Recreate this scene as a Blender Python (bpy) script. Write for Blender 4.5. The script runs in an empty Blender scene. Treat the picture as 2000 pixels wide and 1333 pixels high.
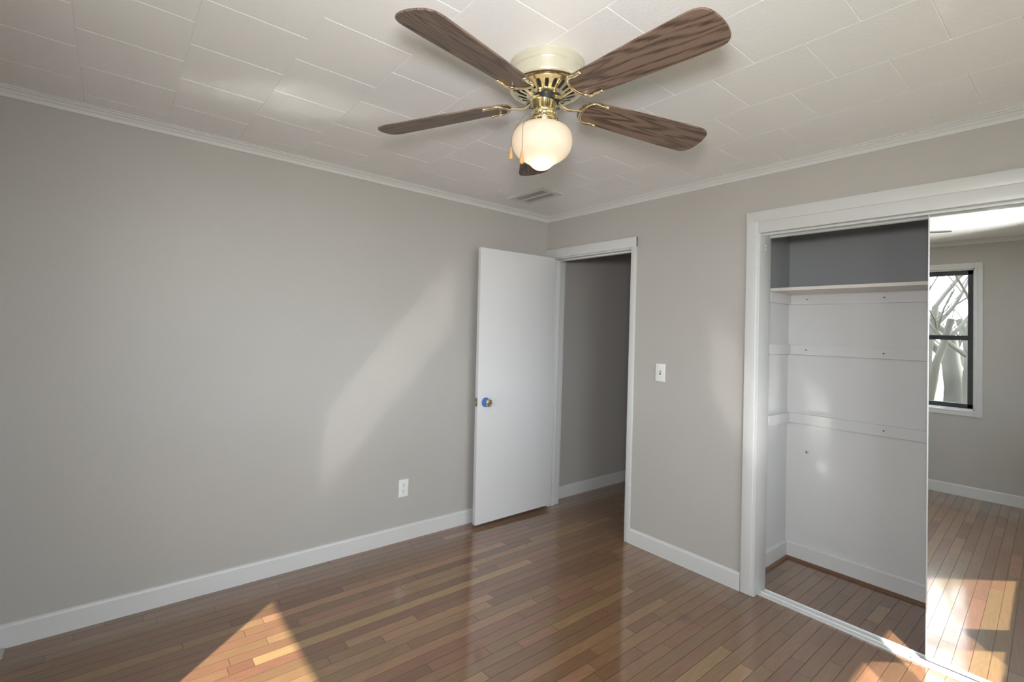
import bpy, bmesh, math, random
from mathutils import Vector, Matrix
random.seed(11)
S = bpy.context.scene
C = S.collection
PI = math.pi
R = math.radians

# ------------------------------------------------------------------ camera
YAW, PITCH, ROLL, FPX = -0.8933, 0.0295, 0.0339, 943.797
CAM = Vector((2.9337, -2.8207, 1.4147))
def cam_axes():
    cy, sy, cp, sp = math.cos(YAW), math.sin(YAW), math.cos(PITCH), math.sin(PITCH)
    f = Vector((sy*cp, cy*cp, sp)); r = Vector((cy, -sy, 0)); u = r.cross(f)
    c, s = math.cos(ROLL), math.sin(ROLL)
    return c*r + s*u, -s*r + c*u, f
cr, cu, cf = cam_axes()
cd = bpy.data.cameras.new('camera'); cam = bpy.data.objects.new('camera', cd); C.objects.link(cam)
cam.matrix_world = Matrix(((cr.x, cu.x, -cf.x, CAM.x), (cr.y, cu.y, -cf.y, CAM.y), (cr.z, cu.z, -cf.z, CAM.z), (0, 0, 0, 1)))
cd.sensor_width = 36; cd.lens = FPX/2000*36
cd.shift_x = 18.97/2000; cd.shift_y = -46.26/2000
cd.clip_start = 0.02
S.camera = cam

# ------------------------------------------------------------------ colour, sky, sun, daylight
S.view_settings.view_transform = 'Standard'
S.view_settings.look = 'None'
S.view_settings.gamma = 1
S.view_settings.exposure = 0.34
S.view_settings.use_curve_mapping = False
cyc = S.cycles
cyc.max_bounces = 11; cyc.diffuse_bounces = 7; cyc.glossy_bounces = 5; cyc.transmission_bounces = 8
cyc.caustics_reflective = True; cyc.caustics_refractive = True
cyc.sample_clamp_indirect = 0; cyc.blur_glossy = 0.0
cyc.use_guiding = True; cyc.use_surface_guiding = True; cyc.guiding_training_samples = 128
cyc.use_denoising = True; cyc.use_adaptive_sampling = True; cyc.adaptive_threshold = 0.01
try: cyc.denoiser = 'OPENIMAGEDENOISE'
except Exception: pass

W = bpy.data.worlds.new('World'); S.world = W; W.use_nodes = True
wn = W.node_tree; wn.nodes.clear()
wo = wn.nodes.new('ShaderNodeOutputWorld'); bg = wn.nodes.new('ShaderNodeBackground')
bg.inputs[0].default_value = (0.88, 0.94, 1.0, 1); bg.inputs[1].default_value = 7.0
wn.links.new(bg.outputs[0], wo.inputs[0])

SUN_EL = math.atan(0.87)
sd = bpy.data.lights.new('sun', 'SUN'); sd.energy = 13; sd.angle = R(0.6); sd.color = (1.0, 0.95, 0.87)
sun = bpy.data.objects.new('sun', sd); C.objects.link(sun)
sdir = Vector((-0.67*math.cos(SUN_EL), 0.74*math.cos(SUN_EL), -math.sin(SUN_EL)))
sun.rotation_euler = sdir.to_track_quat('-Z', 'Y').to_euler(); sun.location = (8, -8, 8)

# the photographer's flash, mounted just above the camera (it throws the blades' shadows on the ceiling)
fd = bpy.data.lights.new('camera_flash', 'AREA'); fd.shape = 'DISK'; fd.size = 0.22; fd.energy = 16; fd.spread = R(130); fd.color = (1.0, 0.985, 0.97)
flash = bpy.data.objects.new('camera_flash', fd); C.objects.link(flash); flash.location = (2.91, -2.80, 1.68)
flash.rotation_euler = Vector((-0.72, 0.69, 0.10)).to_track_quat('-Z', 'Y').to_euler()


# room size
H = 2.389; WX = 3.30; DY = -3.27; WT = 0.135
# windows: rear one (along x), two on the right wall (along y); (a0, a1) is the opening between the casings
WZ0, WZ1 = 0.795, 2.118
REAR = (1.292, 2.335)
RIGHT = ((-2.215, -1.266), (-1.20, -0.33))
RT = 0.14                                   # thickness of the right wall
def portal(name, loc, rot, sx, sy):
    d = bpy.data.lights.new(name, 'AREA'); d.shape = 'RECTANGLE'; d.size = sx; d.size_y = sy
    d.cycles.is_portal = True
    o = bpy.data.objects.new(name, d); C.objects.link(o); o.location = loc; o.rotation_euler = rot
portal('daylight_rear', ((REAR[0]+REAR[1])/2, DY-0.24, (WZ0+WZ1)/2), (R(90), 0, 0), REAR[1]-REAR[0], WZ1-WZ0)
for a, b in RIGHT:
    portal('daylight_right', (WX+0.18, (a+b)/2, (WZ0+WZ1)/2), (R(90), 0, R(90)), b-a, WZ1-WZ0)

# ------------------------------------------------------------------ material helpers
def mat(name, col=(0.8, 0.8, 0.8), rough=0.5, metal=0.0, spec=0.5, coat=0, coat_r=0.1, ior=None):
    m = bpy.data.materials.new(name); m.use_nodes = True
    b = m.node_tree.nodes['Principled BSDF']
    b.inputs['Base Color'].default_value = (*col, 1); b.inputs['Roughness'].default_value = rough
    b.inputs['Metallic'].default_value = metal; b.inputs['Specular IOR Level'].default_value = spec
    b.inputs['Coat Weight'].default_value = coat; b.inputs['Coat Roughness'].default_value = coat_r
    if ior: b.inputs['IOR'].default_value = ior
    return m
def nt(m): return m.node_tree, m.node_tree.nodes, m.node_tree.links, m.node_tree.nodes['Principled BSDF']
def noise(m, scale, detail=3, rough=0.5, stretch=None, dist=0):
    t, n, l, b = nt(m)
    tc = n.new('ShaderNodeTexCoord'); no = n.new('ShaderNodeTexNoise')
    no.inputs['Scale'].default_value = scale; no.inputs['Detail'].default_value = detail
    no.inputs['Roughness'].default_value = rough; no.inputs['Distortion'].default_value = dist
    if stretch:
        mp = n.new('ShaderNodeMapping'); mp.inputs['Scale'].default_value = stretch
        l.new(tc.outputs['Object'], mp.inputs[0]); l.new(mp.outputs[0], no.inputs['Vector'])
    else: l.new(tc.outputs['Object'], no.inputs['Vector'])
    return no
def bump(m, src, strength, dist=0.002):
    t, n, l, b = nt(m)
    bp = n.new('ShaderNodeBump'); bp.inputs['Strength'].default_value = strength; bp.inputs['Distance'].default_value = dist
    l.new(src, bp.inputs['Height']); l.new(bp.outputs[0], b.inputs['Normal'])
    return bp
def vary(m, src, c0, c1, p0=0.35, p1=0.65):
    t, n, l, b = nt(m)
    r = n.new('ShaderNodeValToRGB'); r.color_ramp.elements[0].position = p0; r.color_ramp.elements[1].position = p1
    r.color_ramp.elements[0].color = (*c0, 1); r.color_ramp.elements[1].color = (*c1, 1)
    l.new(src, r.inputs[0]); l.new(r.outputs[0], b.inputs['Base Color']); return r

def paint(name, col, rough, bs, bscale, mott=0.03, spec=0.5):
    m = mat(name, col, rough, spec=spec)
    no = noise(m, bscale, 4, 0.6); bump(m, no.outputs['Fac'], bs, 0.002)
    n2 = noise(m, 1.3, 3)
    vary(m, n2.outputs['Fac'], tuple(c*(1-mott) for c in col), tuple(c*(1+mott) for c in col), 0.3, 0.7)
    return m
M = {}
M['wall'] = paint('greige_wall_paint', (0.44, 0.422, 0.402), 0.46, 0.25, 120, 0.02, 0.35)
M['wall2'] = paint('greige_wall_paint_smooth', (0.45, 0.430, 0.408), 0.5, 0.08, 120, 0.02)
M['trim'] = paint('white_trim_paint', (0.61, 0.61, 0.61), 0.35, 0.05, 60, 0.015)
M['door'] = paint('white_door_paint', (0.66, 0.66, 0.675), 0.38, 0.06, 40, 0.02)
M['closet'] = paint('white_closet_paint', (0.66, 0.66, 0.665), 0.4, 0.06, 60, 0.02)
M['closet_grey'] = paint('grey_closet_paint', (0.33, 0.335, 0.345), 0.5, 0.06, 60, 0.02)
M['hall'] = M['wall2']
M['ceil'] = paint('ceiling_tile_paint', (0.84, 0.83, 0.84), 0.55, 0.0, 60, 0.015)
t, n, l, b = nt(M['ceil'])
no = noise(M['ceil'], 55, 4, 0.65, dist=1.5); bump(M['ceil'], no.outputs['Fac'], 0.35, 0.003)
M['brass'] = mat('polished_brass', (0.86, 0.77, 0.54), 0.14, 1.0)
M['brass_dark'] = mat('antique_brass', (0.42, 0.30, 0.13), 0.2, 1.0)
M['cream'] = mat('cream_canopy_brass', (0.60, 0.575, 0.46), 0.25, 0.3)
M['black'] = mat('black_plastic', (0.015, 0.015, 0.018), 0.4)
M['steel'] = mat('steel', (0.55, 0.53, 0.5), 0.3, 1.0)
M['plastic'] = mat('white_plastic', (0.78, 0.78, 0.77), 0.3)
M['slot'] = mat('dark_slot', (0.03, 0.03, 0.03), 0.6)
M['tape'] = mat('blue_painters_tape', (0.08, 0.17, 0.55), 0.55)
M['mirror'] = mat('mirror_glass', (0.93, 0.95, 0.94), 0.0, 1.0)
M['alu'] = mat('satin_white_metal', (0.78, 0.79, 0.80), 0.3, 0.35)
M['alu_dark'] = mat('grey_rail', (0.45, 0.47, 0.47), 0.35, 0.6)
M['win_black'] = mat('black_window_frame', (0.03, 0.032, 0.04), 0.35)
M['dark'] = mat('dark_inside', (0.01, 0.01, 0.01), 0.8)
M['stain'] = mat('brown_stained_moulding', (0.17, 0.085, 0.05), 0.4)
M['knobwood'] = mat('tan_wood_pull', (0.50, 0.28, 0.12), 0.35, coat=0.5)
M['vent'] = mat('vent_enamel', (0.70, 0.69, 0.67), 0.4)
M['shelf'] = paint('white_shelf_paint', (0.70, 0.66, 0.62), 0.4, 0.05, 50, 0.02)
# window glass: thin clear pane
gm = bpy.data.materials.new('clear_window_glass'); gm.use_nodes = True
gn = gm.node_tree; gn.nodes.clear()
go = gn.nodes.new('ShaderNodeOutputMaterial'); gt = gn.nodes.new('ShaderNodeBsdfTransparent'); gg = gn.nodes.new('ShaderNodeBsdfGlossy')
gx = gn.nodes.new('ShaderNodeMixShader'); gx.inputs[0].default_value = 0.05
gg.inputs['Roughness'].default_value = 0.02; gt.inputs[0].default_value = (0.96, 0.98, 0.97, 1)
gn.links.new(gt.outputs[0], gx.inputs[1]); gn.links.new(gg.outputs[0], gx.inputs[2]); gn.links.new(gx.outputs[0], go.inputs[0])
M['glass'] = gm
# milk glass globe
om = bpy.data.materials.new('opal_milk_glass'); om.use_nodes = True
on = om.node_tree; ob = on.nodes['Principled BSDF']; oo = on.nodes['Material Output']
ob.inputs['Base Color'].default_value = (0.56, 0.53, 0.48, 1); ob.inputs['Roughness'].default_value = 0.08
tr = on.nodes.new('ShaderNodeBsdfTranslucent'); tr.inputs[0].default_value = (0.95, 0.85, 0.70, 1)
mx = on.nodes.new('ShaderNodeMixShader'); mx.inputs[0].default_value = 0.35
on.links.new(ob.outputs[0], mx.inputs[1]); on.links.new(tr.outputs[0], mx.inputs[2]); on.links.new(mx.outputs[0], oo.inputs[0])
M['opal'] = om
# fan blade: brown walnut grain, long axis = object X
def blade_mat():
    m = mat('walnut_blade', (0.15, 0.09, 0.06), 0.38)
    t, n, l, b = nt(m)
    tc = n.new('ShaderNodeTexCoord'); mp = n.new('ShaderNodeMapping'); mp.inputs['Scale'].default_value = (0.10, 1.0, 1.0)
    oi = n.new('ShaderNodeObjectInfo'); mp2 = n.new('ShaderNodeVectorMath'); mp2.operation = 'MULTIPLY_ADD'
    cv = n.new('ShaderNodeCombineXYZ')
    mul = n.new('ShaderNodeMath'); mul.operation = 'MULTIPLY'; mul.inputs[1].default_value = 37
    l.new(oi.outputs['Random'], mul.inputs[0]); l.new(mul.outputs[0], cv.inputs[0]); l.new(mul.outputs[0], cv.inputs[2])
    mp2.inputs[1].default_value = (1, 1, 1)
    l.new(tc.outputs['Object'], mp2.inputs[0]); l.new(cv.outputs[0], mp2.inputs[2]); l.new(mp2.outputs[0], mp.inputs[0])
    big = n.new('ShaderNodeTexNoise'); big.inputs['Scale'].default_value = 9; big.inputs['Detail'].default_value = 2; big.inputs['Roughness'].default_value = 0.45
    l.new(mp.outputs[0], big.inputs['Vector'])
    k = n.new('ShaderNodeMath'); k.operation = 'MULTIPLY'; k.inputs[1].default_value = 105; l.new(big.outputs['Fac'], k.inputs[0])
    sn = n.new('ShaderNodeMath'); sn.operation = 'SINE'; l.new(k.outputs[0], sn.inputs[0])
    fine = n.new('ShaderNodeTexNoise'); fine.inputs['Scale'].default_value = 260; fine.inputs['Detail'].default_value = 3
    mp3 = n.new('ShaderNodeMapping'); mp3.inputs['Scale'].default_value = (0.06, 1, 1); l.new(mp2.outputs[0], mp3.inputs[0]); l.new(mp3.outputs[0], fine.inputs['Vector'])
    ma = n.new('ShaderNodeMath'); ma.operation = 'MULTIPLY_ADD'; ma.inputs[1].default_value = 0.20; ma.inputs[2].default_value = 0.1
    l.new(sn.outputs[0], ma.inputs[0])
    ad = n.new('ShaderNodeMath'); ad.operation = 'ADD'; l.new(ma.outputs[0], ad.inputs[0]); l.new(fine.outputs['Fac'], ad.inputs[1])
    r = n.new('ShaderNodeValToRGB'); e = r.color_ramp.elements
    e[0].position = 0.32; e[0].color = (0.062, 0.039, 0.029, 1); e[1].position = 0.66; e[1].color = (0.185, 0.124, 0.092, 1)
    l.new(ad.outputs[0], r.inputs[0]); l.new(r.outputs[0], b.inputs['Base Color'])
    return m
M['blade'] = blade_mat()
M['blade_edge'] = mat('blade_edge_band', (0.22, 0.16, 0.11), 0.5)

# hardwood strip floor: plank tone and seed are stored per plank on the mesh
def floor_mat():
    m = mat('oak_strip_floor', (0.3, 0.2, 0.12), 0.16, spec=0.8)
    t, n, l, b = nt(m)
    b.inputs['IOR'].default_value = 1.45; b.inputs['Specular IOR Level'].default_value = 0.3
    at = n.new('ShaderNodeAttribute'); at.attribute_name = 'tone'
    sd_ = n.new('ShaderNodeAttribute'); sd_.attribute_name = 'seed'
    tc = n.new('ShaderNodeTexCoord')
    cv = n.new('ShaderNodeCombineXYZ'); sc = n.new('ShaderNodeMath'); sc.operation = 'MULTIPLY'; sc.inputs[1].default_value = 53
    l.new(sd_.outputs['Fac'], sc.inputs[0]); l.new(sc.outputs[0], cv.inputs[0]); l.new(sc.outputs[0], cv.inputs[2])
    ad = n.new('ShaderNodeVectorMath'); ad.operation = 'ADD'; l.new(tc.outputs['Object'], ad.inputs[0]); l.new(cv.outputs[0], ad.inputs[1])
    mp = n.new('ShaderNodeMapping'); mp.inputs['Scale'].default_value = (1.0, 0.05, 1); l.new(ad.outputs[0], mp.inputs[0])
    fine = n.new('ShaderNodeTexNoise'); fine.inputs['Scale'].default_value = 190; fine.inputs['Detail'].default_value = 4; fine.inputs['Roughness'].default_value = 0.6
    l.new(mp.outputs[0], fine.inputs['Vector'])
    mp2 = n.new('ShaderNodeMapping'); mp2.inputs['Scale'].default_value = (1.0, 0.12, 1); l.new(ad.outputs[0], mp2.inputs[0])
    big = n.new('ShaderNodeTexNoise'); big.inputs['Scale'].default_value = 14; big.inputs['Detail'].default_value = 2
    l.new(mp2.outputs[0], big.inputs['Vector'])
    k = n.new('ShaderNodeMath'); k.operation = 'MULTIPLY'; k.inputs[1].default_value = 60; l.new(big.outputs['Fac'], k.inputs[0])
    sn = n.new('ShaderNodeMath'); sn.operation = 'SINE'; l.new(k.outputs[0], sn.inputs[0])
    ramp = n.new('ShaderNodeValToRGB'); cr_ = ramp.color_ramp
    cr_.elements[0].position = 0.0; cr_.elements[0].color = (0.140, 0.072, 0.040, 1)
    cr_.elements[1].position = 1.0; cr_.elements[1].color = (0.43, 0.262, 0.140, 1)
    e = cr_.elements.new(0.35); e.color = (0.205, 0.110, 0.061, 1)
    e = cr_.elements.new(0.6); e.color = (0.270, 0.150, 0.083, 1)
    a1 = n.new('ShaderNodeMath'); a1.operation = 'MULTIPLY_ADD'; a1.inputs[1].default_value = 0.32; l.new(fine.outputs['Fac'], a1.inputs[0])
    a2 = n.new('ShaderNodeMath'); a2.operation = 'MULTIPLY_ADD'; a2.inputs[1].default_value = 0.035; l.new(sn.outputs[0], a2.inputs[0]); l.new(at.outputs['Fac'], a2.inputs[2])
    a3 = n.new('ShaderNodeMath'); a3.operation = 'SUBTRACT'; a3.inputs[1].default_value = 0.16; l.new(a2.outputs[0], a3.inputs[0]); l.new(a3.outputs[0], a1.inputs[2])
    l.new(a1.outputs[0], ramp.inputs[0])
    # pinkish / olive drift from board to board
    hs = n.new('ShaderNodeHueSaturation'); hm = n.new('ShaderNodeMath'); hm.operation = 'MULTIPLY_ADD'; hm.inputs[1].default_value = 0.03; hm.inputs[2].default_value = 0.485
    l.new(sd_.outputs['Fac'], hm.inputs[0]); l.new(hm.outputs[0], hs.inputs['Hue']); hs.inputs['Saturation'].default_value = 1.08; hs.inputs['Value'].default_value = 0.92
    l.new(ramp.outputs[0], hs.inputs['Color']); l.new(hs.outputs[0], b.inputs['Base Color'])
    # old dark water mark in the boards
    dm = n.new('ShaderNodeMapping'); dm.inputs['Location'].default_value = (-1.608, 0.508*0.7, 0); dm.inputs['Scale'].default_value = (1.0, 0.7, 1); l.new(tc.outputs['Object'], dm.inputs[0])
    ln = n.new('ShaderNodeVectorMath'); ln.operation = 'LENGTH'; l.new(dm.outputs[0], ln.inputs[0])
    mr = n.new('ShaderNodeMapRange'); mr.inputs['From Min'].default_value = 0.005; mr.inputs['From Max'].default_value = 0.05; mr.inputs['To Min'].default_value = 0.55; mr.inputs['To Max'].default_value = 0.0
    l.new(ln.outputs['Value'], mr.inputs['Value'])
    mk = n.new('ShaderNodeMix'); mk.data_type = 'RGBA'; mk.inputs[7].default_value = (0.06, 0.05, 0.045, 1)
    l.new(mr.outputs[0], mk.inputs[0]); l.new(hs.outputs[0], mk.inputs[6]); l.new(mk.outputs[2], b.inputs['Base Color'])
    wv = n.new('ShaderNodeTexNoise'); wv.inputs['Scale'].default_value = 5; l.new(tc.outputs['Object'], wv.inputs['Vector'])
    rr = n.new('ShaderNodeMapRange'); rr.inputs['To Min'].default_value = 0.30; rr.inputs['To Max'].default_value = 0.38
    b.inputs['Coat Weight'].default_value = 1.0; b.inputs['Coat IOR'].default_value = 1.8; b.inputs['Coat Roughness'].default_value = 0.10
    l.new(wv.outputs['Fac'], rr.inputs['Value']); l.new(rr.outputs[0], b.inputs['Roughness'])
    bp = n.new('ShaderNodeBump'); bp.inputs['Strength'].default_value = 0.06; bp.inputs['Distance'].default_value = 0.001
    l.new(fine.outputs['Fac'], bp.inputs['Height']); l.new(bp.outputs[0], b.inputs['Normal'])
    return m
M['floor'] = floor_mat()
M['seam'] = mat('floor_seam', (0.035, 0.02, 0.013), 0.6)
M['grass'] = paint('winter_grass', (0.13, 0.12, 0.07), 0.9, 0.5, 30, 0.3)
M['bark'] = paint('pale_bark', (0.10, 0.092, 0.08), 0.8, 0.6, 14, 0.35)
M['siding'] = paint('exterior_siding', (0.45, 0.44, 0.42), 0.7, 0.1, 20, 0.05)

# ------------------------------------------------------------------ mesh helpers
class MB:
    def __init__(s): s.bm = bmesh.new()
    def box(s, x0, x1, y0, y1, z0, z1, bev=0.0, seg=2, mi=0):
        bm2 = bmesh.new(); bmesh.ops.create_cube(bm2, size=1)
        for v in bm2.verts:
            v.co = Vector(((x0+x1)/2 + v.co.x*(x1-x0), (y0+y1)/2 + v.co.y*(y1-y0), (z0+z1)/2 + v.co.z*(z1-z0)))
        if bev: bmesh.ops.bevel(bm2, geom=bm2.edges[:], offset=bev, segments=seg, affect='EDGES', profile=0.5)
        s.merge(bm2, mi); return s
    def merge(s, bm2, mi=0, mtx=None):
        bmesh.ops.recalc_face_normals(bm2, faces=bm2.faces[:])
        if mtx: bm2.transform(mtx)
        me = bpy.data.meshes.new('t')
        for f in bm2.faces: f.material_index = mi
        bm2.to_mesh(me); s.bm.from_mesh(me); bpy.data.meshes.remove(me); bm2.free(); return s
    def lathe(s, prof, seg=48, mtx=None, mi=0, cap=True):
        bm2 = bmesh.new(); rings = []
        for r_, z in prof:
            rings.append([bm2.verts.new((r_*math.cos(2*PI*i/seg), r_*math.sin(2*PI*i/seg), z)) for i in range(seg)] if r_ > 1e-6 else [bm2.verts.new((0, 0, z))])
        for a, b_ in zip(rings, rings[1:]):
            for i in range(seg):
                j = (i+1) % seg
                if len(a) == 1 and len(b_) == 1: continue
                if len(a) == 1: bm2.faces.new((a[0], b_[i], b_[j]))
                elif len(b_) == 1: bm2.faces.new((a[i], a[j], b_[0]))
                else: bm2.faces.new((a[i], a[j], b_[j], b_[i]))
        if cap:
            for rg in (rings[0], rings[-1]):
                if len(rg) > 2: bm2.faces.new(rg)
        return s.merge(bm2, mi, mtx)
    def tube(s, pts, rad, seg=10, mi=0, sq=1.0):
        pts = [Vector(q) for q in pts]; rs = rad if isinstance(rad, (list, tuple)) else [rad]*len(pts)
        bm2 = bmesh.new(); rings = []; up = None
        for i, q in enumerate(pts):
            tg = (pts[min(i+1, len(pts)-1)] - pts[max(i-1, 0)]).normalized()
            if up is None: up = tg.orthogonal().normalized() if abs(tg.z) > 0.9 else Vector((0, 0, 1)).cross(tg).normalized()
            a = (up - tg*up.dot(tg)).normalized(); b_ = tg.cross(a); up = a
            rings.append([bm2.verts.new(q + rs[i]*(math.cos(2*PI*k/seg)*a + sq*math.sin(2*PI*k/seg)*b_)) for k in range(seg)])
        for a, b_ in zip(rings, rings[1:]):
            for i in range(seg):
                j = (i+1) % seg; bm2.faces.new((a[i], a[j], b_[j], b_[i]))
        bm2.faces.new(rings[0]); bm2.faces.new(rings[-1])
        return s.merge(bm2, mi)
    def extrude_profile(s, prof, p0, p1, side, m0=0.0, m1=0.0, mi=0):
        """prof: (outward, z) pairs; runs from p0 to p1; side = unit vector away from the wall; m = mitre slope at the ends"""
        p0 = Vector(p0); p1 = Vector(p1); side = Vector(side); d = (p1-p0).normalized(); bm2 = bmesh.new()
        A = [bm2.verts.new(p0 + side*o + Vector((0, 0, z)) + d*o*m0) for o, z in prof]
        B = [bm2.verts.new(p1 + side*o + Vector((0, 0, z)) - d*o*m1) for o, z in prof]
        k = len(prof)
        for i in range(k): bm2.faces.new((A[i], A[(i+1) % k], B[(i+1) % k], B[i]))
        bm2.faces.new(A); bm2.faces.new(B)
        return s.merge(bm2, mi)
    def outline(s, pts2, z0, z1, mi=0, bev=0.0):
        bm2 = bmesh.new(); vs = [bm2.verts.new((x, y, z0)) for x, y in pts2]; f = bm2.faces.new(vs)
        r_ = bmesh.ops.extrude_face_region(bm2, geom=[f])
        for v in r_['geom']:
            if isinstance(v, bmesh.types.BMVert): v.co.z = z1
        return s.merge(bm2, mi)
    def build(s, name, mats, parent=None, smooth=None, loc=None):
        me = bpy.data.meshes.new(name); s.bm.to_mesh(me); s.bm.free()
        for m in (mats if isinstance(mats, (list, tuple)) else [mats]): me.materials.append(m)
        if smooth is not None:
            for p_ in me.polygons: p_.use_smooth = True
            try: me.set_sharp_from_angle(angle=R(smooth))
            except Exception: pass
        o = bpy.data.objects.new(name, me); C.objects.link(o)
        if parent: o.parent = parent
        if loc: o.location = loc
        return o
def struct(o, label=None):
    o['kind'] = 'structure'
    if label: o['label'] = label
    return o
def tag(o, label, cat, group=None):
    o['label'] = label; o['category'] = cat
    if group: o['group'] = group
    return o
def thing(name, label, cat, loc=(0, 0, 0), rz=0, group=None):
    o = bpy.data.objects.new(name, None); C.objects.link(o); o.location = loc; o.rotation_euler = (0, 0, rz); o.empty_display_size = 0.05
    return tag(o, label, cat, group)

# ------------------------------------------------------------------ floor of oak strips
def make_floor():
    bm = bmesh.new(); lt = bm.faces.layers.float.new('tone'); ls = bm.faces.layers.float.new('seed')
    w = 0.0572; g = 0.0007
    rnd = random.Random(5)
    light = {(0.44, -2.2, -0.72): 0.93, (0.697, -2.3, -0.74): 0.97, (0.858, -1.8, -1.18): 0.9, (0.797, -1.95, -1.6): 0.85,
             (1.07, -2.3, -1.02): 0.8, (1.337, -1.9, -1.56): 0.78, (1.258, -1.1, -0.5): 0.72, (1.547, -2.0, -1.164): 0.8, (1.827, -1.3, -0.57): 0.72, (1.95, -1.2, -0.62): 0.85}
    i = 0; x = -0.12
    y_lo, y_hi = DY-0.1, 2.7
    while x < WX+0.1:
        y = y_lo - rnd.random()*0.8
        fixed = [(a, b_, t_) for (xx, a, b_), t_ in light.items() if x <= xx < x+w]
        while y < y_hi:
            L = rnd.choice([0.25, 0.35, 0.5, 0.6, 0.8, 1.0, 1.3])*rnd.uniform(0.85, 1.15)
            tone = min(0.8, max(0.08, rnd.gauss(0.38, 0.10))); 
            if rnd.random() < 0.06: tone = rnd.uniform(0.6, 0.75)
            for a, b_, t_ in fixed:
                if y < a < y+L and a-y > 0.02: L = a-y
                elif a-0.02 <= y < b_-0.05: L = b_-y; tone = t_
            y1 = y+L
            tone = tone*0.85 if tone > 0.7 else tone
            c0, c1 = max(y, y_lo), min(y1, y_hi)
            if c1 > c0 + 0.01:
                vs = [bm.verts.new(q) for q in ((x+g, c0+g, 0), (x+w-g, c0+g, 0), (x+w-g, c1-g, 0), (x+g, c1-g, 0))]
                f = bm.faces.new(vs); f[lt] = tone; f[ls] = rnd.random(); f.material_index = 0
                vb = [bm.verts.new(v.co + Vector((0, 0, -0.002))) for v in vs]
                for k in range(4):
                    q = bm.faces.new((vs[k], vb[k], vb[(k+1) % 4], vs[(k+1) % 4])); q.material_index = 1
            y = y1
        x += w; i += 1
    X1 = x
    vs = [bm.verts.new(q) for q in ((-0.12, y_lo, -0.002), (X1, y_lo, -0.002), (X1, y_hi, -0.002), (-0.12, y_hi, -0.002))]
    bm.faces.new(vs).material_index = 1
    lo = [bm.verts.new(q) for q in ((-0.12, y_lo, -0.1), (X1, y_lo, -0.1), (X1, y_hi, -0.1), (-0.12, y_hi, -0.1))]
    bm.faces.new(lo[::-1]).material_index = 1
    for k in range(4): bm.faces.new((vs[k], lo[k], lo[(k+1) % 4], vs[(k+1) % 4])).material_index = 1
    me = bpy.data.meshes.new('floor'); bm.to_mesh(me); bm.free(); me.materials.append(M['floor']); me.materials.append(M['seam'])
    o = bpy.data.objects.new('floor', me); C.objects.link(o)
    return struct(o)
make_floor()

# ------------------------------------------------------------------ ceiling of grooved tiles
def make_ceiling():
    bm = bmesh.new(); p_ = 0.3105; g = 0.0023; dz = 0.0026
    k = 0; y0 = -2.965 - p_
    def quad(a): bm.faces.new([bm.verts.new(q) for q in a])
    while y0 < 0.03:
        off = 0.455 if (round((y0+2.965)/p_) % 2) else 0.300+0.0
        off = off - 2*p_ + (0.155 if False else 0)
        x0 = off - p_*0
        row = round((y0+2.965)/p_)
        x0 = (0.150 if row % 2 == 0 else 0.305) - p_
        gy = 0.0012
        while x0 < WX+0.05:
            xa, xb = max(x0, -0.05), min(x0+p_, WX+0.05); ya, yb = max(y0, DY-0.05), min(y0+p_, 0.05)
            if xb > xa+0.01 and yb > ya+0.01:
                zi, zo = H, H+dz
                I = [(xa+g, ya+gy), (xb-g, ya+gy), (xb-g, yb-gy), (xa+g, yb-gy)]; O = [(xa, ya), (xb, ya), (xb, yb), (xa, yb)]
                quad([(*q, zi) for q in I[::-1]])
                for j in range(4):
                    jj = (j+1) % 4
                    quad([(*I[j], zi), (*I[jj], zi), (*O[jj], zo), (*O[j], zo)])
            x0 += p_
        y0 += p_
    # upper side of the slab
    z1 = H+0.1
    quad([(-0.05, DY-0.05, z1), (WX+0.05, DY-0.05, z1), (WX+0.05, 0.05, z1), (-0.05, 0.05, z1)])
    bmesh.ops.remove_doubles(bm, verts=bm.verts[:], dist=1e-5)
    me = bpy.data.meshes.new('ceiling'); bm.to_mesh(me); bm.free(); me.materials.append(M['ceil'])
    o = bpy.data.objects.new('ceiling', me); C.objects.link(o); return struct(o)
make_ceiling()
b_ = MB(); b_.box(-0.2, WX+0.2, 0.05, 2.8, H+0.003, H+0.1); struct(b_.build('ceiling', M['ceil']))   # hall and closet

# ------------------------------------------------------------------ walls
DX0, DX1, DZ = 0.09, 0.855, 2.025        # door opening between jambs
CX0, CX1, CZ = 1.729, 3.10, 2.02         # closet opening
TK = 0.12
w = MB(); w.box(-TK, 0, DY-0.2, 2.8, -0.05, H+0.05); struct(w.build('wall_left', M['wall']))
w = MB()
w.box(-TK*0, DX0-0.02, 0, WT, -0.02, H+0.02)
w.box(DX0-0.02, DX1+0.02, 0, WT, DZ+0.02, H+0.02)
w.box(DX1+0.02, CX0-0.02, 0, WT, -0.02, H+0.02)
w.box(CX0-0.02, CX1+0.02, 0, WT, CZ+0.06, H+0.02)
w.box(CX1+0.02, WX+TK, 0, WT, -0.02, H+0.02)
bmesh.ops.remove_doubles(w.bm, verts=w.bm.verts[:], dist=1e-5)
struct(w.build('wall_back', M['wall2']))
w = MB()
a, c = REAR
w.box(-TK, a, DY-0.2, DY, -0.02, H+0.02); w.box(c, WX+TK, DY-0.2, DY, -0.02, H+0.02)
w.box(a, c, DY-0.2, DY, -0.02, WZ0); w.box(a, c, DY-0.2, DY, WZ1, H+0.02)
struct(w.build('wall_rear', [M['wall2']]))
w = MB(); ys = [DY-0.2, RIGHT[0][0], RIGHT[0][1], RIGHT[1][0], RIGHT[1][1], WT]
for i in (0, 2, 4): w.box(WX, WX+RT, ys[i], ys[i+1], -0.02, H+0.02)
for a, c in RIGHT:
    w.box(WX, WX+RT, a, c, -0.02, WZ0); w.box(WX, WX+RT, a, c, WZ1, H+0.02)
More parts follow.
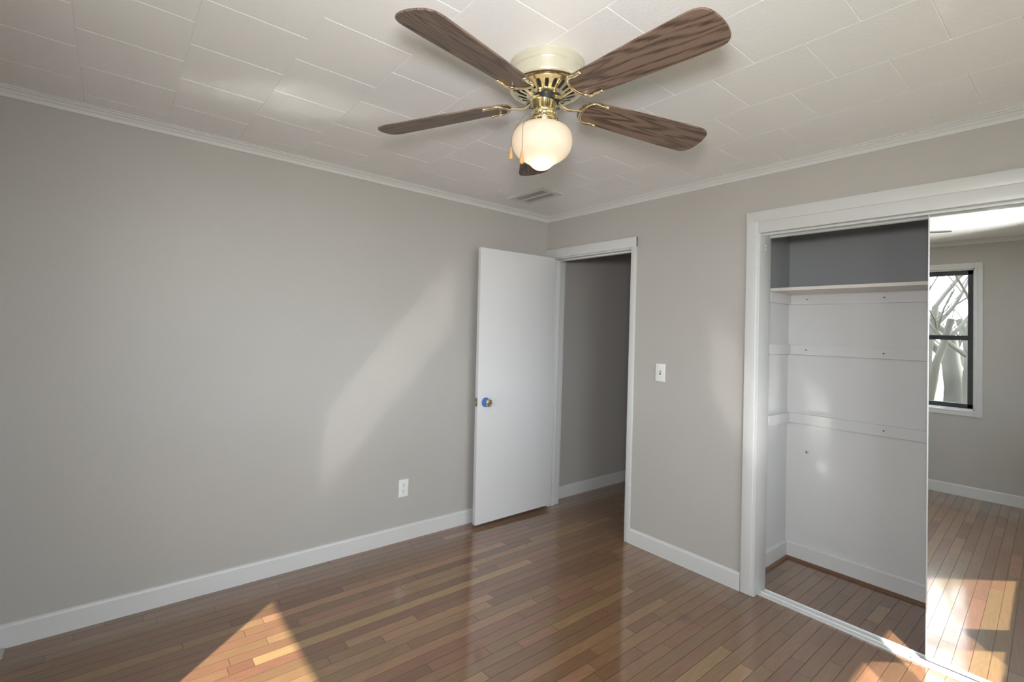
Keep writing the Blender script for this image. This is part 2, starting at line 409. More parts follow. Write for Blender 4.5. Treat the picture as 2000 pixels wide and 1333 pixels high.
struct(w.build('wall_right', M['wall2']))
# closet shell
CLX, CLY = 1.617, 0.70
def two_tone(name, x0, x1, y0, y1):
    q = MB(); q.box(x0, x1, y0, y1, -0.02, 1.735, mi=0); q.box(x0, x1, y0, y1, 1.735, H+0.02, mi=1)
    return struct(q.build(name, [M['closet'], M['closet_grey']]))
two_tone('wall_closet_left', CLX-0.06, CLX, WT+0.001, CLY+0.1)
two_tone('wall_closet_back', CLX, WX+0.06, CLY, CLY+0.1)
two_tone('wall_closet_right', WX, WX+0.06, WT+0.001, CLY)
# hall shell
w = MB(); w.box(1.05, 1.15, WT, 2.6, -0.02, H+0.02); struct(w.build('wall_hall_right', M['hall']))
w = MB(); w.box(-TK, 1.15, 2.6, 2.7, -0.02, H+0.02); struct(w.build('wall_hall_end', M['hall']))

# ------------------------------------------------------------------ baseboards
BB = [(0, 0), (0.0145, 0), (0.0145, 0.088), (0.011, 0.096), (0.005, 0.1007), (0, 0.1007)]
def base(name, p0, p1, side, m0=0, m1=0, mt='trim'):
    q = MB(); q.extrude_profile(BB, p0, p1, side, m0, m1); return struct(q.build(name, M[mt]))
base('baseboard_left', (0, DY, 0), (0, -0.018, 0), (1, 0, 0), 1, 0)
base('baseboard_back', (0.906, 0, 0), (1.652, 0, 0), (0, -1, 0))
base('baseboard_back', (3.165, 0, 0), (WX, 0, 0), (0, -1, 0), 0, 1)
base('baseboard_rear', (0, DY, 0), (WX, DY, 0), (0, 1, 0), 1, 1)
base('baseboard_right', (WX, DY, 0), (WX, 0, 0), (-1, 0, 0), 1, 1)
base('baseboard_hall', (0, WT+0.02, 0), (0, 2.6, 0), (1, 0, 0))
CB = [(0, 0), (0.014, 0), (0.014, 0.10), (0.009, 0.112), (0, 0.112)]
q = MB(); q.extrude_profile(CB, (CLX, WT, 0), (CLX, CLY, 0), (1, 0, 0), 0, 1); struct(q.build('baseboard_closet_left', M['closet']))
q = MB(); q.extrude_profile(CB, (CLX, CLY, 0), (WX, CLY, 0), (0, -1, 0), 1, 1); struct(q.build('baseboard_closet_back', M['closet']))
QR = [(0.014, 0), (0.029, 0), (0.028, 0.007), (0.023, 0.013), (0.014, 0.016)]
q = MB(); q.extrude_profile(QR, (CLX, WT, 0), (CLX, CLY, 0), (1, 0, 0), 0, 1); struct(q.build('trim_1', M['stain']))
q = MB(); q.extrude_profile(QR, (CLX, CLY, 0), (WX, CLY, 0), (0, -1, 0), 1, 1); struct(q.build('trim_2', M['stain']))

# ------------------------------------------------------------------ crown moulding
CM = [(0, -0.045), (0.006, -0.045), (0.008, -0.040), (0.008, -0.028), (0.012, -0.026), (0.018, -0.016), (0.026, -0.011), (0.026, -0.006), (0.032, -0.004), (0.032, 0.0), (0, 0.0)]
for k, (p0, p1, sdv) in enumerate((((0, DY, H), (0, 0, H), (1, 0, 0)), ((0, 0, H), (WX, 0, H), (0, -1, 0)), ((0, DY, H), (WX, DY, H), (0, 1, 0)), ((WX, DY, H), (WX, 0, H), (-1, 0, 0)))):
    q = MB(); q.extrude_profile(CM, p0, p1, sdv, 1, 1); struct(q.build('trim_%d' % (3+k), M['trim']))

# ------------------------------------------------------------------ door casing and jamb
q = MB()
zt = 2.108
q.box(DX1+0.008, 0.905, -0.018, 0, 0, zt, 0.004)                       # right leg
q.box(0.001, 0.072, -0.018, 0, 0, zt, 0.004)                           # left leg
q.box(0.001, 0.905, -0.0185, 0, 2.035, zt, 0.004)                        # head
q.box(DX1-0.001, DX1+0.02, -0.004, WT, 0, DZ+0.02, 0.002); q.box(DX0-0.02, DX0+0.001, -0.004, WT, 0, DZ+0.02, 0.002)
q.box(DX0, DX1, -0.004, WT, DZ, DZ+0.02, 0.002)
# stops
q.box(DX1-0.012, DX1, 0.04, 0.075, 0, DZ, 0.003); q.box(DX0, DX0+0.012, 0.04, 0.075, 0, DZ, 0.003); q.box(DX0, DX1, 0.04, 0.075, DZ-0.012, DZ, 0.003)
q.box(0.0, DX0-0.012, WT, WT+0.016, 0, zt, 0.003); q.box(DX1+0.012, 0.92, WT, WT+0.016, 0, zt, 0.003); q.box(0.0, 0.92, WT, WT+0.016, 2.035, zt, 0.003)
struct(q.build('trim_7', M['trim'], smooth=40))

# ------------------------------------------------------------------ closet casing
q = MB()
q.box(1.654, 1.716, -0.018, 0, 0, 2.142, 0.005, 3)
q.box(3.115, 3.18, -0.018, 0, 0, 2.142, 0.005, 3)
q.box(1.654, 3.18, -0.019, 0, 2.08, 2.142, 0.004)
struct(q.build('trim_8', M['trim'], smooth=40))
q = MB()
q.box(1.7085, 1.729, -0.012, WT+0.001, 0, 2.08, 0.004); q.box(3.10, 3.12, -0.012, WT+0.001, 0, 2.08, 0.004)
q.box(1.712, 3.118, -0.014, 0.012, 2.018, 2.082, 0.003)
struct(q.build('trim_9', M['trim'], smooth=40))
# sliding-door head track
t_ = thing('sliding_door_track', 'white metal head track under the closet header above the mirror door', 'track', (2.41, 0.075, 2.018))
q = MB(); q.box(-0.68, 0.69, -0.055, 0.06, 0.016, 0.055)
q.build('track_body', M['alu'], t_)
for yy in (-0.05, 0.034, 0.054):
    q = MB(); q.box(-0.68, 0.69, yy, yy+0.004, -0.010, 0.017, 0.001); q.build('track_fin', M['alu'], t_)
# floor track
t_ = thing('floor_track', 'white aluminium floor track across the closet threshold', 'track', (1.73, 0.078, 0))
q = MB(); q.box(0, 1.37, -0.042, 0.048, 0.0, 0.0035, 0.0008); q.build('track_plate', M['alu'], t_)
for yy in (-0.041, -0.004, 0.042):
    q = MB(); q.box(0, 1.37, yy, yy+0.0035, 0.002, 0.0085, 0.0007); q.build('track_fin', M['alu'], t_)
q = MB(); q.box(0.66, 0.68, -0.034, -0.016, 0.003, 0.014, 0.003); q.build('floor_guide', M['alu'], t_)
q = MB(); q.lathe([(0.0, 0), (0.004, 0), (0.004, 0.0012), (0.0, 0.002)], 12, Matrix.Translation((0.105, -0.014, 0.0035))); q.build('screw', M['steel'], t_, 40)

# ------------------------------------------------------------------ mirror door
t_ = thing('mirror_door', 'tall frameless mirrored closet sliding door with thin white edge trim', 'mirror door', (2.436, 0.068, 0.0))
t_.rotation_euler = (R(0.28), 0, R(1.2))
wd, z0, z1 = 0.655, 0.022, 2.03
q = MB(); q.box(0.004, wd-0.004, 0.0, 0.004, z0+0.012, z1-0.006); q.build('mirror_panel', M['mirror'], t_)
q = MB(); q.box(0.004, wd-0.004, 0.0045, 0.016, z0+0.008, z1-0.004); q.build('backing_board', M['closet'], t_)
q = MB(); q.box(0, 0.0045, -0.003, 0.018, z0, z1, 0.001); q.build('edge_trim', M['alu'], t_)
q = MB(); q.box(wd-0.0045, wd, -0.003, 0.018, z0, z1, 0.001); q.build('edge_trim', M['alu'], t_)
q = MB(); q.box(0.0045, wd-0.0045, -0.003, 0.018, z0-0.004, z0+0.014, 0.002); q.build('bottom_rail', M['alu'], t_)
q = MB(); q.box(0.0045, wd-0.0045, -0.002, 0.018, z1-0.008, z1, 0.001); q.build('top_rail', M['alu'], t_)

t_ = thing('floor_register', 'grey metal floor register by the left baseboard at the photo edge', 'air vent', (0.062, -3.18, 0))
q = MB(); q.box(-0.046, 0.040, -0.085, 0.068, 0, 0.006, 0.004, 3); q.build('frame', mat('grey_register', (0.42, 0.42, 0.41), 0.4, 0.3), t_, 40)
for k in range(6):
    q = MB(); q.box(-0.034, 0.028, -0.07+k*0.022, -0.062+k*0.022, 0.006, 0.0072); q.build('slot', M['slot'], t_)

# ------------------------------------------------------------------ closet shelf, battens, bits
q = MB(); q.box(CLX, WX, 0.35, CLY, 1.722, 1.741, 0.001)
tag(q.build('closet_shelf', M['shelf']), 'white painted shelf board across the upper part of the open closet', 'shelf')
names = {1.722: ('top', 'right under the shelf'), 1.394: ('middle', 'at mid height'), 0.946: ('lowest', 'at waist height')}
for zt_, dep, hh in ((1.722, 0.020, 0.064), (1.394, 0.022, 0.064), (0.946, 0.022, 0.064)):
    nm, wh = names[zt_]
    t_ = thing('wall_batten', 'long white batten on the closet back wall, %s of three, %s' % (nm, wh), 'batten', ((CLX+WX)/2, CLY, zt_-hh), 0, 'closet wall battens')
    L = (WX-CLX)/2
    q = MB(); q.box(-L, L, -dep, 0, 0, hh, 0.0012); q.build('board', M['closet'], t_)
    for sx in (1.731, 2.135) if zt_ != 0.946 else (2.139,):
        q = MB(); q.lathe([(0, 0), (0.0042, 0), (0.0042, 0.0010), (0, 0.0016)], 12, Matrix.Translation((sx-(CLX+WX)/2, -dep, hh/2)) @ Matrix.Rotation(R(90), 4, 'X'))
        q.build('screw_head', M['slot'], t_)
    q = MB(); q.box(CLX, CLX+dep, 0.375, CLY-dep, zt_-hh, zt_, 0.0012)
    tag(q.build('wall_batten', M['closet']), 'short white batten on the closet left side wall, %s of three, %s' % (nm, wh), 'batten', 'closet wall battens')
t_ = thing('wall_anchor', 'small beige screw anchor with dark hole in the closet back wall', 'wall anchor', (1.738, CLY, 0.703))
q = MB(); q.lathe([(0, 0), (0.011, 0), (0.010, 0.002), (0.0055, 0.004), (0, 0.004)], 18, Matrix.Rotation(R(90), 4, 'X')); q.build('flange', mat('beige_anchor', (0.50, 0.47, 0.40), 0.5), t_, 40)
q = MB(); q.lathe([(0, 0.0041), (0.0042, 0.0041), (0.0042, 0.006), (0, 0.006)], 12, Matrix.Translation((-0.003, 0, 0)) @ Matrix.Rotation(R(90), 4, 'X')); q.build('hole', M['slot'], t_)
t_ = thing('door_bumper', 'tiny clear plastic bumper high on the closet left jamb', 'bumper', (1.729, 0.057, 1.944))
q = MB(); q.lathe([(0, 0), (0.006, 0), (0.005, 0.003), (0, 0.004)], 16, Matrix.Translation((0, 0, 0.012)) @ Matrix.Rotation(R(90), 4, 'Y')); q.build('pad', M['plastic'], t_, 40)
q = MB(); q.lathe([(0, 0), (0.005, 0), (0.004, 0.003), (0, 0.004)], 16, Matrix.Translation((0, 0, -0.010)) @ Matrix.Rotation(R(90), 4, 'Y')); q.build('pad', M['plastic'], t_, 40)

# ------------------------------------------------------------------ door leaf (open against the left wall)
door = bpy.data.objects.new('door_1', None); C.objects.link(door); door.empty_display_size = 0.05
struct(door, 'plain white flush door standing open along the left wall')
D0 = Vector((0.139, -0.006, 0.034)); yaw = R(-90.76)
xd = Vector((math.cos(yaw), math.sin(yaw), 0)); zd = Vector((-0.004, -0.012, 1)).normalized()
xd = (xd - zd*xd.dot(zd)).normalized(); yd = zd.cross(xd)
door.matrix_world = Matrix(((xd.x, yd.x, zd.x, D0.x), (xd.y, yd.y, zd.y, D0.y), (xd.z, yd.z, zd.z, D0.z), (0, 0, 0, 1)))
# local: x along leaf to the free edge, +y away from the left wall (into the room), z up
LW, LH, LT = 0.744, 1.995, 0.035
q = MB(); q.box(0, LW, -LT, 0, 0, LH, 0.0025, 2); leaf = q.build('door_leaf', M['door'], door, 40)
q = MB(); q.box(LW-0.0005, LW+0.0015, -0.029, -0.006, 0.845, 0.905, 0.0005); pl_ = q.build('latch_plate', M['brass_dark'], door)
q = MB(); q.box(LW+0.001, LW+0.009, -0.024, -0.012, 0.866, 0.884, 0.002); q.build('latch_bolt', M['steel'], pl_)
KX, KZ = LW-0.065, 0.874
km = Matrix.Translation((KX, 0, KZ)) @ Matrix.Rotation(R(-90), 4, 'X')
q = MB(); q.lathe([(0, 0), (0.031, 0), (0.032, 0.003), (0.029, 0.008), (0.014, 0.012), (0.0125, 0.022), (0.016, 0.027), (0.0255, 0.037), (0.0265, 0.046), (0.0245, 0.055), (0.017, 0.060), (0.015, 0.0595), (0.0, 0.0592)], 36, km)
kn = q.build('door_knob', M['brass'], door, 35)
q = MB(); q.lathe([(0.008, 0.0592), (0.0105, 0.0592), (0.0105, 0.0618), (0.007, 0.0625), (0.0, 0.0625)], 24, km); q.box(KX-0.001, KX+0.001, 0.0622, 0.0632, KZ-0.005, KZ+0.005); q.build('keyhole', M['brass_dark'], kn, 35)
q = MB(); q.lathe([(0.0305, 0.0035), (0.0335, 0.0035), (0.0335, 0.009), (0.030, 0.0105), (0.029, 0.019), (0.0295, 0.034), (0.0285, 0.043), (0.0268, 0.0465), (0.0262, 0.0445), (0.0262, 0.037), (0.0170, 0.026), (0.0285, 0.010)], 30, km, cap=False)
q.build('painters_tape', M['tape'], kn, 30)
kb = Matrix.Translation((KX, -LT, KZ)) @ Matrix.Rotation(R(90), 4, 'X')
q = MB(); q.lathe([(0, 0), (0.031, 0), (0.029, 0.008), (0.0125, 0.012), (0.0125, 0.02), (0.024, 0.032), (0.0255, 0.042), (0.018, 0.05), (0, 0.051)], 30, kb); q.build('door_knob', M['brass'], door, 35)
for hz in (0.22, 0.98, 1.74):
    q = MB(); q.lathe([(0, 0), (0.0055, 0.001), (0.0055, 0.088), (0, 0.089)], 14, Matrix.Translation((-0.002, -LT-0.003, hz))); q.box(0.0, 0.03, -LT-0.0008, -LT+0.001, hz, hz+0.089); q.build('hinge', M['door'], door, 40)
# door stop on the baseboard behind the free edge
t_ = thing('door_stop', 'small round door stop on the left baseboard just behind the open door edge', 'door stop', (0.0145, -0.690, 0.056))
my = Matrix.Rotation(R(90), 4, 'Y')
q = MB(); q.lathe([(0, 0), (0.010, 0), (0.010, 0.003), (0.004, 0.006), (0.004, 0.045), (0, 0.045)], 20, my); q.build('post', M['steel'], t_, 40)
q = MB(); q.lathe([(0, 0.043), (0.007, 0.043), (0.0085, 0.048), (0.007, 0.056), (0, 0.057)], 20, my); q.build('rubber_tip', M['plastic'], t_, 40)

# ------------------------------------------------------------------ wall plates
def plate(mb, wdt, hgt):      # plate in local x (width), z (height), facing -y
    mb.box(-wdt/2, wdt/2, -0.005, 0, -hgt/2, hgt/2, 0.002, 3)
t_ = thing('wall_outlet', 'white double power socket low on the left wall', 'power outlet', (0, -1.26, 0.347), R(90))
q = MB(); plate(q, 0.07, 0.115); q.build('cover_plate', M['plastic'], t_, 40)
for zc in (0.0205, -0.0205):
    q = MB(); q.lathe([(0, 0), (0.0170, 0), (0.0165, 0.0022), (0, 0.0024)], 32, Matrix.Translation((0, -0.005, zc)) @ Matrix.Rotation(R(90), 4, 'X')); rc = q.build('socket_face', M['plastic'], t_, 40)
    q = MB(); q.box(-0.0075, -0.005, -0.0078, -0.006, zc+0.001, zc+0.009); q.box(0.005, 0.0075, -0.0078, -0.006, zc+0.002, zc+0.008)
    q.lathe([(0, 0), (0.003, 0), (0.003, 0.0006), (0, 0.0006)], 12, Matrix.Translation((0, -0.0072, zc-0.0075)) @ Matrix.Rotation(R(90), 4, 'X')); q.build('slot', M['slot'], rc)
q = MB(); q.lathe([(0, 0), (0.003, 0), (0.002, 0.001), (0, 0.0012)], 12, Matrix.Translation((0, -0.005, 0)) @ Matrix.Rotation(R(90), 4, 'X')); q.build('screw', M['plastic'], t_, 40)
t_ = thing('light_switch', 'white toggle light switch on the back wall between the doorway and closet', 'light switch', (1.109, 0, 1.180))
q = MB(); plate(q, 0.07, 0.115); q.build('cover_plate', M['plastic'], t_, 40)
q = MB(); q.box(-0.0055, 0.0055, -0.0056, -0.004, -0.0125, 0.0125); q.build('toggle_slot', M['slot'], t_)
q = MB(); q.box(-0.004, 0.004, -0.016, -0.004, -0.002, 0.007, 0.0015); q.build('toggle', M['plastic'], t_, 40)
for zc in (0.03, -0.03):
    q = MB(); q.lathe([(0, 0), (0.003, 0), (0.002, 0.001), (0, 0.0012)], 12, Matrix.Translation((0, -0.005, zc)) @ Matrix.Rotation(R(90), 4, 'X')); q.build('screw', M['plastic'], t_, 40)

# ------------------------------------------------------------------ ceiling vent
t_ = thing('ceiling_vent', 'small louvred air vent in the ceiling near the far corner', 'air vent', (0.400, -0.520, H))
q = MB()
hx, hy = 0.185, 0.105
q.box(-hx, hx, -hy, -hy+0.035, -0.007, 0, 0.002); q.box(-hx, hx, hy-0.035, hy, -0.007, 0, 0.002)
q.box(-hx, -hx+0.04, -hy+0.03, hy-0.03, -0.007, 0, 0.002); q.box(hx-0.04, hx, -hy+0.03, hy-0.03, -0.007, 0, 0.002)
q.box(-hx+0.03, hx-0.03, -0.010, 0.010, -0.0085, 0, 0.002)
q.build('frame', M['vent'], t_)
q = MB(); q.box(-hx+0.02, hx-0.02, -hy+0.02, hy-0.02, -0.0042, 0); q.build('duct_shade_plate', M['dark'], t_)  # solid black plate: the duct's inner shade as colour behind the louvres
for k in range(22):
    x = -0.139 + k*0.01325
    for ya, yb in ((-0.073, -0.008), (0.008, 0.073)):
        q = MB(); q.box(x-0.0022, x+0.0022, ya, yb, -0.0068, -0.0052); q.build('louvre', M['vent'], t_)
for sx in (-1, 1):
    q = MB(); q.lathe([(0, 0), (0.004, 0), (0.003, -0.001), (0, -0.0015)], 12, Matrix.Translation((sx*0.168, 0, -0.007))); q.build('screw', M['vent'], t_, 40)

# ------------------------------------------------------------------ ceiling fan
FX, FY = 1.660, -1.625
fan = thing('ceiling_fan', 'brass five-blade ceiling fan with dark wood blades and a lit milk glass globe', 'ceiling fan', (FX, FY, H))
def fz(z): return z-H
q = MB(); q.lathe([(0, 0), (0.137, 0), (0.137, fz(2.358)), (0.1345, fz(2.355)), (0.1335, fz(2.350)), (0.1335, fz(2.318)), (0.130, fz(2.312)), (0.0, fz(2.312))], 72); can = q.build('canopy', M['cream'], fan, 30)
q = MB(); q.lathe([(0, 0), (0.0035, 0), (0.003, 0.0016), (0, 0.002)], 12, Matrix.Translation((0.0745, -0.1115, fz(2.372))) @ Matrix.Rotation(R(-56), 4, 'Z') @ Matrix.Rotation(R(90), 4, 'Y')); q.build('screw', M['slot'], can)
q = MB(); q.lathe([(0.0, fz(2.3125)), (0.127, fz(2.3125)), (0.1365, fz(2.309)), (0.1375, fz(2.304)), (0.133, fz(2.300)), (0.121, fz(2.301)), (0.112, fz(2.303)), (0.0, fz(2.303))], 72); q.build('motor_rim', M['brass'], fan, 30)
# slotted underside: ribs radiating between an outer and an inner ring, dark motor behind
q = MB(); q.lathe([(0, fz(2.302)), (0.118, fz(2.302)), (0.112, fz(2.2985)), (0.066, fz(2.2805)), (0.05, fz(2.276)), (0, fz(2.276))], 60); q.build('motor', M['dark'], fan, 30)
q = MB(); NR = 21
q.lathe([(0.1225, fz(2.3025)), (0.1205, fz(2.2990)), (0.106, fz(2.2935)), (0.105, fz(2.2965))], 72, cap=False)
q.lathe([(0.070, fz(2.2830)), (0.072, fz(2.2795)), (0.058, fz(2.2735)), (0.046, fz(2.2725)), (0.046, fz(2.276))], 60, cap=False)
for k in range(NR):
    a = 2*PI*k/NR; pts = []
    bm2 = bmesh.new()
    def P_(r_, wd_, z): return (r_*math.cos(a) - wd_*math.sin(a), r_*math.sin(a) + wd_*math.cos(a), fz(z))
    rr = [(0.068, 0.0075, 2.2778), (0.074, 0.0056, 2.2801), (0.086, 0.0062, 2.2849), (0.099, 0.0078, 2.2901), (0.105, 0.0105, 2.2926), (0.109, 0.0155, 2.2945)]
    lo = [[bm2.verts.new(P_(r_, s_*w_, z)) for s_ in (-1, 1)] for r_, w_, z in rr]
    hi = [[bm2.verts.new(P_(r_, s_*w_, z+0.003)) for s_ in (-1, 1)] for r_, w_, z in rr]
    for i in range(5):
        bm2.faces.new((lo[i][0], lo[i][1], lo[i+1][1], lo[i+1][0])); bm2.faces.new((hi[i][0], hi[i+1][0], hi[i+1][1], hi[i][1]))
        for s_ in (0, 1): bm2.faces.new((lo[i][s_], lo[i+1][s_], hi[i+1][s_], hi[i][s_]))
    q.merge(bm2)
q.build('slotted_housing', M['brass'], fan, 30)
q = MB(); q.lathe([(0, fz(2.277)), (0.049, fz(2.277)), (0.050, fz(2.268)), (0.047, fz(2.256)), (0.044, fz(2.253)), (0, fz(2.253))], 48); q.build('flywheel', M['black'], fan, 30)
q = MB(); q.lathe([(0, fz(2.266)), (0.043, fz(2.266)), (0.0455, fz(2.262)), (0.0455, fz(2.224)), (0.047, fz(2.221)), (0.0495, fz(2.217)), (0.0495, fz(2.213)), (0.046, fz(2.210)), (0.044, fz(2.205)), (0.046, fz(2.200)), (0.052, fz(2.193)), (0.0545, fz(2.186)), (0.0545, fz(2.174)), (0.056, fz(2.172)), (0.056, fz(2.169)), (0.05, fz(2.168)), (0, fz(2.168))], 60); nk = q.build('light_fitter', M['brass'], fan, 30, (-0.0032, -0.0040, 0))
for k in range(12):
    a = 2*PI*k/12
    q = MB(); q.lathe([(0, 0), (0.0030, 0), (0.0026, 0.0015), (0, 0.002)], 10, Matrix.Rotation(a, 4, 'Z') @ Matrix.Translation((0.0545, 0, fz(2.180))) @ Matrix.Rotation(R(90), 4, 'Y')); q.build('rosette', M['brass_dark'], nk, 30)
for a in (R(230), R(50)):
    q = MB(); q.lathe([(0, 0), (0.0045, 0), (0.0045, 0.009), (0.003, 0.011), (0, 0.011)], 12, Matrix.Rotation(a, 4, 'Z') @ Matrix.Translation((0.0455, 0, fz(2.236))) @ Matrix.Rotation(R(90), 4, 'Y')); q.build('thumb_screw', M['slot'], nk, 30)
# globe
gp = [(0.050, 2.174), (0.057, 2.169), (0.079, 2.163), (0.096, 2.152), (0.1065, 2.135), (0.1095, 2.115), (0.1085, 2.096), (0.103, 2.079), (0.092, 2.063), (0.077, 2.050), (0.062, 2.041), (0.050, 2.034), (0.042, 2.027), (0.034, 2.019), (0.024, 2.012), (0.012, 2.009), (0.0, 2.008)]
q = MB(); q.lathe([(r_, fz(z)) for r_, z in gp], 64, cap=False); globe = q.build('globe', M['opal'], fan, 60, (-0.0063, -0.0078, 0))
ld = bpy.data.lights.new('bulb', 'POINT'); ld.energy = 0.30; ld.color = (1.0, 0.86, 0.68); ld.shadow_soft_size = 0.022
lo_ = bpy.data.objects.new('bulb', ld); C.objects.link(lo_); lo_.location = (-0.0063, -0.0078, fz(2.052)); lo_.parent = fan
# pull chains
def chain(name_, pts, knob_top, knob_l):
    dense = []
    for a_, b2 in zip(pts, pts[1:]):
        a_, b2 = Vector(a_), Vector(b2); n_ = max(1, int((b2-a_).length/0.0034))
        for i in range(n_): dense.append(a_.lerp(b2, i/n_))
    q = MB(); q.tube(pts, 0.0006, 6)
    for d_ in dense:
        bm2 = bmesh.new(); bmesh.ops.create_icosphere(bm2, subdivisions=1, radius=0.00135); q.merge(bm2, 0, Matrix.Translation(d_))
    ch = q.build(name_, M['brass_dark'], fan, 60)
    q = MB(); q.lathe([(0, 0), (0.0025, 0), (0.0045, -knob_l*0.25), (0.0078, -knob_l*0.72), (0.0078, -knob_l*0.9), (0.005, -knob_l), (0, -knob_l)], 20, Matrix.Translation(knob_top))
    q.build('pull_knob', M['knobwood'], ch, 30)
cx_ = (0.013, -0.119)
chain('pull_chain', [(-0.010, -0.050, fz(2.188)), (-0.001, -0.083, fz(2.170)), (cx_[0]-0.004, cx_[1]+0.012, fz(2.152)), (cx_[0], cx_[1], fz(2.132)), (cx_[0], cx_[1], fz(2.044))], (cx_[0], cx_[1], fz(2.044)), 0.046)
cx_ = (-0.077, -0.095)
chain('pull_chain', [(-0.034, -0.042, fz(2.236)), (-0.052, -0.064, fz(2.20)), (-0.068, -0.084, fz(2.158)), (cx_[0], cx_[1], fz(2.125)), (cx_[0], cx_[1], fz(2.088))], (cx_[0], cx_[1], fz(2.088)), 0.046)
# blades and brackets
ALPHA = math.atan(0.033/0.45); PT = R(12)
def blade_outline():
    pts = []
    rl = [(0.135, 0.0), (0.1365, 0.017), (0.142, 0.034), (0.152, 0.046), (0.168, 0.0545), (0.19, 0.0585), (0.25, 0.0625), (0.35, 0.0675), (0.45, 0.072), (0.55, 0.0755), (0.622, 0.077)]
    tip = [(0.640, 0.0755), (0.655, 0.0705), (0.666, 0.062), (0.673, 0.051), (0.678, 0.035), (0.681, 0.018), (0.682, 0.0)]
    half = rl + tip
    return half + [(u, -v) for u, v in half[-2:0:-1]]
BO = blade_outline()
proto = None
for k in range(5):
    a = -1.307 + k*2*PI/5
    ur = Vector((math.cos(a), math.sin(a), 0)); vr = Vector((-math.sin(a), math.cos(a), 0))
    u = ur*math.cos(ALPHA) - Vector((0, 0, math.sin(ALPHA))); up = u.cross(vr)
    v = vr*math.cos(PT) - up*math.sin(PT)
    if v.z > 0: v = vr*math.cos(PT) + up*math.sin(PT)
    nn = u.cross(v)
    O = Vector((0, 0, fz(2.247 + 0.2*math.tan(ALPHA))))
    mtx = Matrix(((u.x, v.x, nn.x, O.x), (u.y, v.y, nn.y, O.y), (u.z, v.z, nn.z, O.z), (0, 0, 0, 1)))
    q = MB(); q.outline(BO, 0.0, 0.0055)
    bl = q.build('blade', M['blade'], fan); bl.matrix_parent_inverse = Matrix(); bl.matrix_local = mtx
    # bracket: stem from the flywheel, U-shaped fork hugging the blade root
    inv = mtx.inverted()
    hub = inv @ (ur*0.047 + Vector((0, 0, fz(2.262))))
    q = MB()
    q.tube([hub, (0.062, 0.0, hub.z*0.9-0.007), (0.085, 0.0, -0.013), (0.108, 0.0, -0.009), (0.130, 0.0, -0.0045), (0.147, 0, -0.004)], [0.0085, 0.0075, 0.0060, 0.0055, 0.0055, 0.005], 12, sq=0.8)
    fork = []
    for i in range(-12, 13):
        th = i/12*R(112)
        fu = 0.1835 - 0.0375*math.cos(th); fv = 0.056*math.sin(th)
        fork.append((fu, fv, -0.0040))
    fork = [(0.222, -0.0545, -0.003)] + fork + [(0.222, 0.0545, -0.003)]
    q.tube(fork, 0.0062, 12, sq=0.8)
    for s_ in (-1, 1):
        bm2 = bmesh.new(); bmesh.ops.create_uvsphere(bm2, u_segments=12, v_segments=8, radius=0.0076); q.merge(bm2, 0, Matrix.Translation((0.224, s_*0.0540, -0.0035)))
    br = q.build('blade_bracket', M['brass'], fan, 50); br.matrix_local = mtx

# ------------------------------------------------------------------ windows (one behind the camera, two to its right)
def window(n_, origin, rz, a0, a1, dep=0.2, wl=0.052, wr=0.052):
    """local frame: x along the wall, y pointing into the room, z up; opening a0..a1"""
    e = bpy.data.objects.new('window_%d' % n_, None); C.objects.link(e); e.location = origin; e.rotation_euler = (0, 0, rz); e.empty_display_size = 0.1
    struct(e)
    wv, z0, z1 = 0.052, WZ0, WZ1
    q = MB()
    for (xa, xb, za, zb) in ((a0-wl, a0, z0-wv, z1+wv), (a1, a1+wr, z0-wv, z1+wv), (a0, a1, z1, z1+wv), (a0, a1, z0-wv, z0)):
        q.box(xa, xb, 0, 0.016, za, zb, 0.003)
    for (xa, xb, za, zb) in ((a0-0.016, a0+0.002, z0-0.016, z1+0.016), (a1-0.002, a1+0.016, z0-0.016, z1+0.016), (a0, a1, z1-0.002, z1+0.016), (a0, a1, z0-0.016, z0+0.002)):
        q.box(xa, xb, 0, 0.023, za, zb, 0.003)
    q.build('window_casing', M['trim'], e, 40)
    q = MB()
    for (xa, xb, za, zb) in ((a0, a0+0.012, z0, z1), (a1-0.012, a1, z0, z1), (a0, a1, z1-0.012, z1), (a0, a1, z0, z0+0.014)):
        q.box(xa, xb, -dep, 0.001, za, zb)
    q.build('window_reveal', M['trim'], e)
    A0, A1, Z0, Z1 = a0+0.012, a1-0.012, z0+0.014, z1-0.012
    q = MB(); fw = 0.042
    for (xa, xb, za, zb) in ((A0, A0+fw, Z0, Z1), (A1-fw, A1, Z0, Z1), (A0, A1, Z1-fw, Z1), (A0, A1, Z0, Z0+0.042)):
        q.box(xa, xb, -0.085, -0.05, za, zb, 0.002)
    q.box(A0, A1, -0.088, -0.048, 1.447, 1.492, 0.003)
    fr_ = q.build('window_frame', M['win_black'], e)
    q = MB(); q.box(A0+fw, A1-fw, -0.070, -0.067, Z0+0.040, 1.449); q.build('window_pane', M['glass'], fr_)
    q = MB(); q.box(A0+fw, A1-fw, -0.074, -0.071, 1.490, Z1-0.040); q.build('window_pane', M['glass'], fr_)
    return e
window(1, (0, DY, 0), 0, *REAR)
for i, (a, c) in enumerate(RIGHT):
    window(2+i, (WX, 0, 0), R(90), a, c, RT, 0.033 if i else 0.052, 0.052 if i else 0.033)

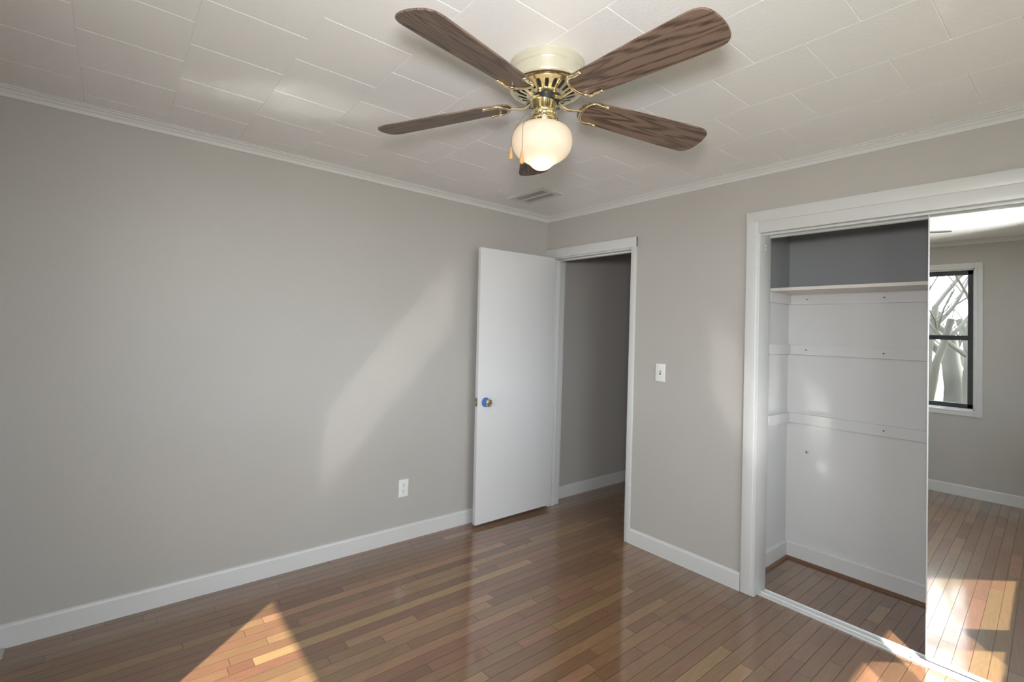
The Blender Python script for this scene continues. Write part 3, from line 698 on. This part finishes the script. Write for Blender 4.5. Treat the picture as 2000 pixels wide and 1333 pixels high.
# ------------------------------------------------------------------ outside: eaves, ground, bare trees
EVY, EVX = -4.13, 4.08
q = MB(); q.box(-1.5, EVX, EVY, DY-0.2, 2.35, 2.50); q.box(WX+0.2, EVX, DY-0.2, 2.5, 2.35, 2.50)
struct(q.build('trim_10', M['siding']))
q = MB(); q.box(-20, 25, -30, DY-0.2, -0.35, -0.30); q.box(WX+0.2, 25, DY-0.2, 20, -0.35, -0.30)
struct(q.build('ground', M['grass']))
def grow(q, rnd, p, d, r_, L, depth):
    L = min(L, 1.9)
    pts = [p]; rs = [r_]; dd = d.copy()
    n_ = 5
    for i in range(n_):
        dd = (dd + Vector((rnd.uniform(-1, 1), rnd.uniform(-1, 1), rnd.uniform(-0.3, 0.6)))*0.16).normalized()
        p = p + dd*(L/n_); pts.append(p); rs.append(r_*(1-0.4*(i+1)/n_))
    q.tube(pts, rs, 7 if depth > 1 else 5)
    if depth > 0:
        for j in range(rnd.choice([2, 3])):
            ax = Vector((rnd.uniform(-1, 1), rnd.uniform(-1, 1), rnd.uniform(-0.2, 0.9))).normalized()
            grow(q, rnd, pts[rnd.choice([2, 3, 4, 5])], (dd*0.8 + ax*0.8).normalized(), rs[-1]*rnd.uniform(0.6, 0.85), L*rnd.uniform(0.6, 0.85), depth-1)
def tree(label, x, y, r_, h, seed, stems):
    rnd = random.Random(seed)
    t_ = thing('bare_tree', label, 'tree', (x, y, -0.3), 0, 'trees outside the rear window')
    q = MB()
    for k in range(stems):
        a = 2*PI*k/stems + rnd.random()
        grow(q, rnd, Vector((0.12*math.cos(a), 0.12*math.sin(a), -0.05)), Vector((0.22*math.cos(a), 0.22*math.sin(a), 1)).normalized(), r_*rnd.uniform(0.8, 1.1), h, 5)
    q.build('trunk_and_branches', M['bark'], t_, 60)
tree("pale bare tree seen through the window in the mirror, nearest of three", 1.75, -6.2, 0.17, 1.9, 5, 4)
tree("bare tree behind the nearest one outside the window, on the left", -1.2, -11.5, 0.13, 1.3, 8, 3)
tree("bare tree behind the nearest one outside the window, on the right", 1.6, -16.0, 0.15, 1.5, 21, 3)
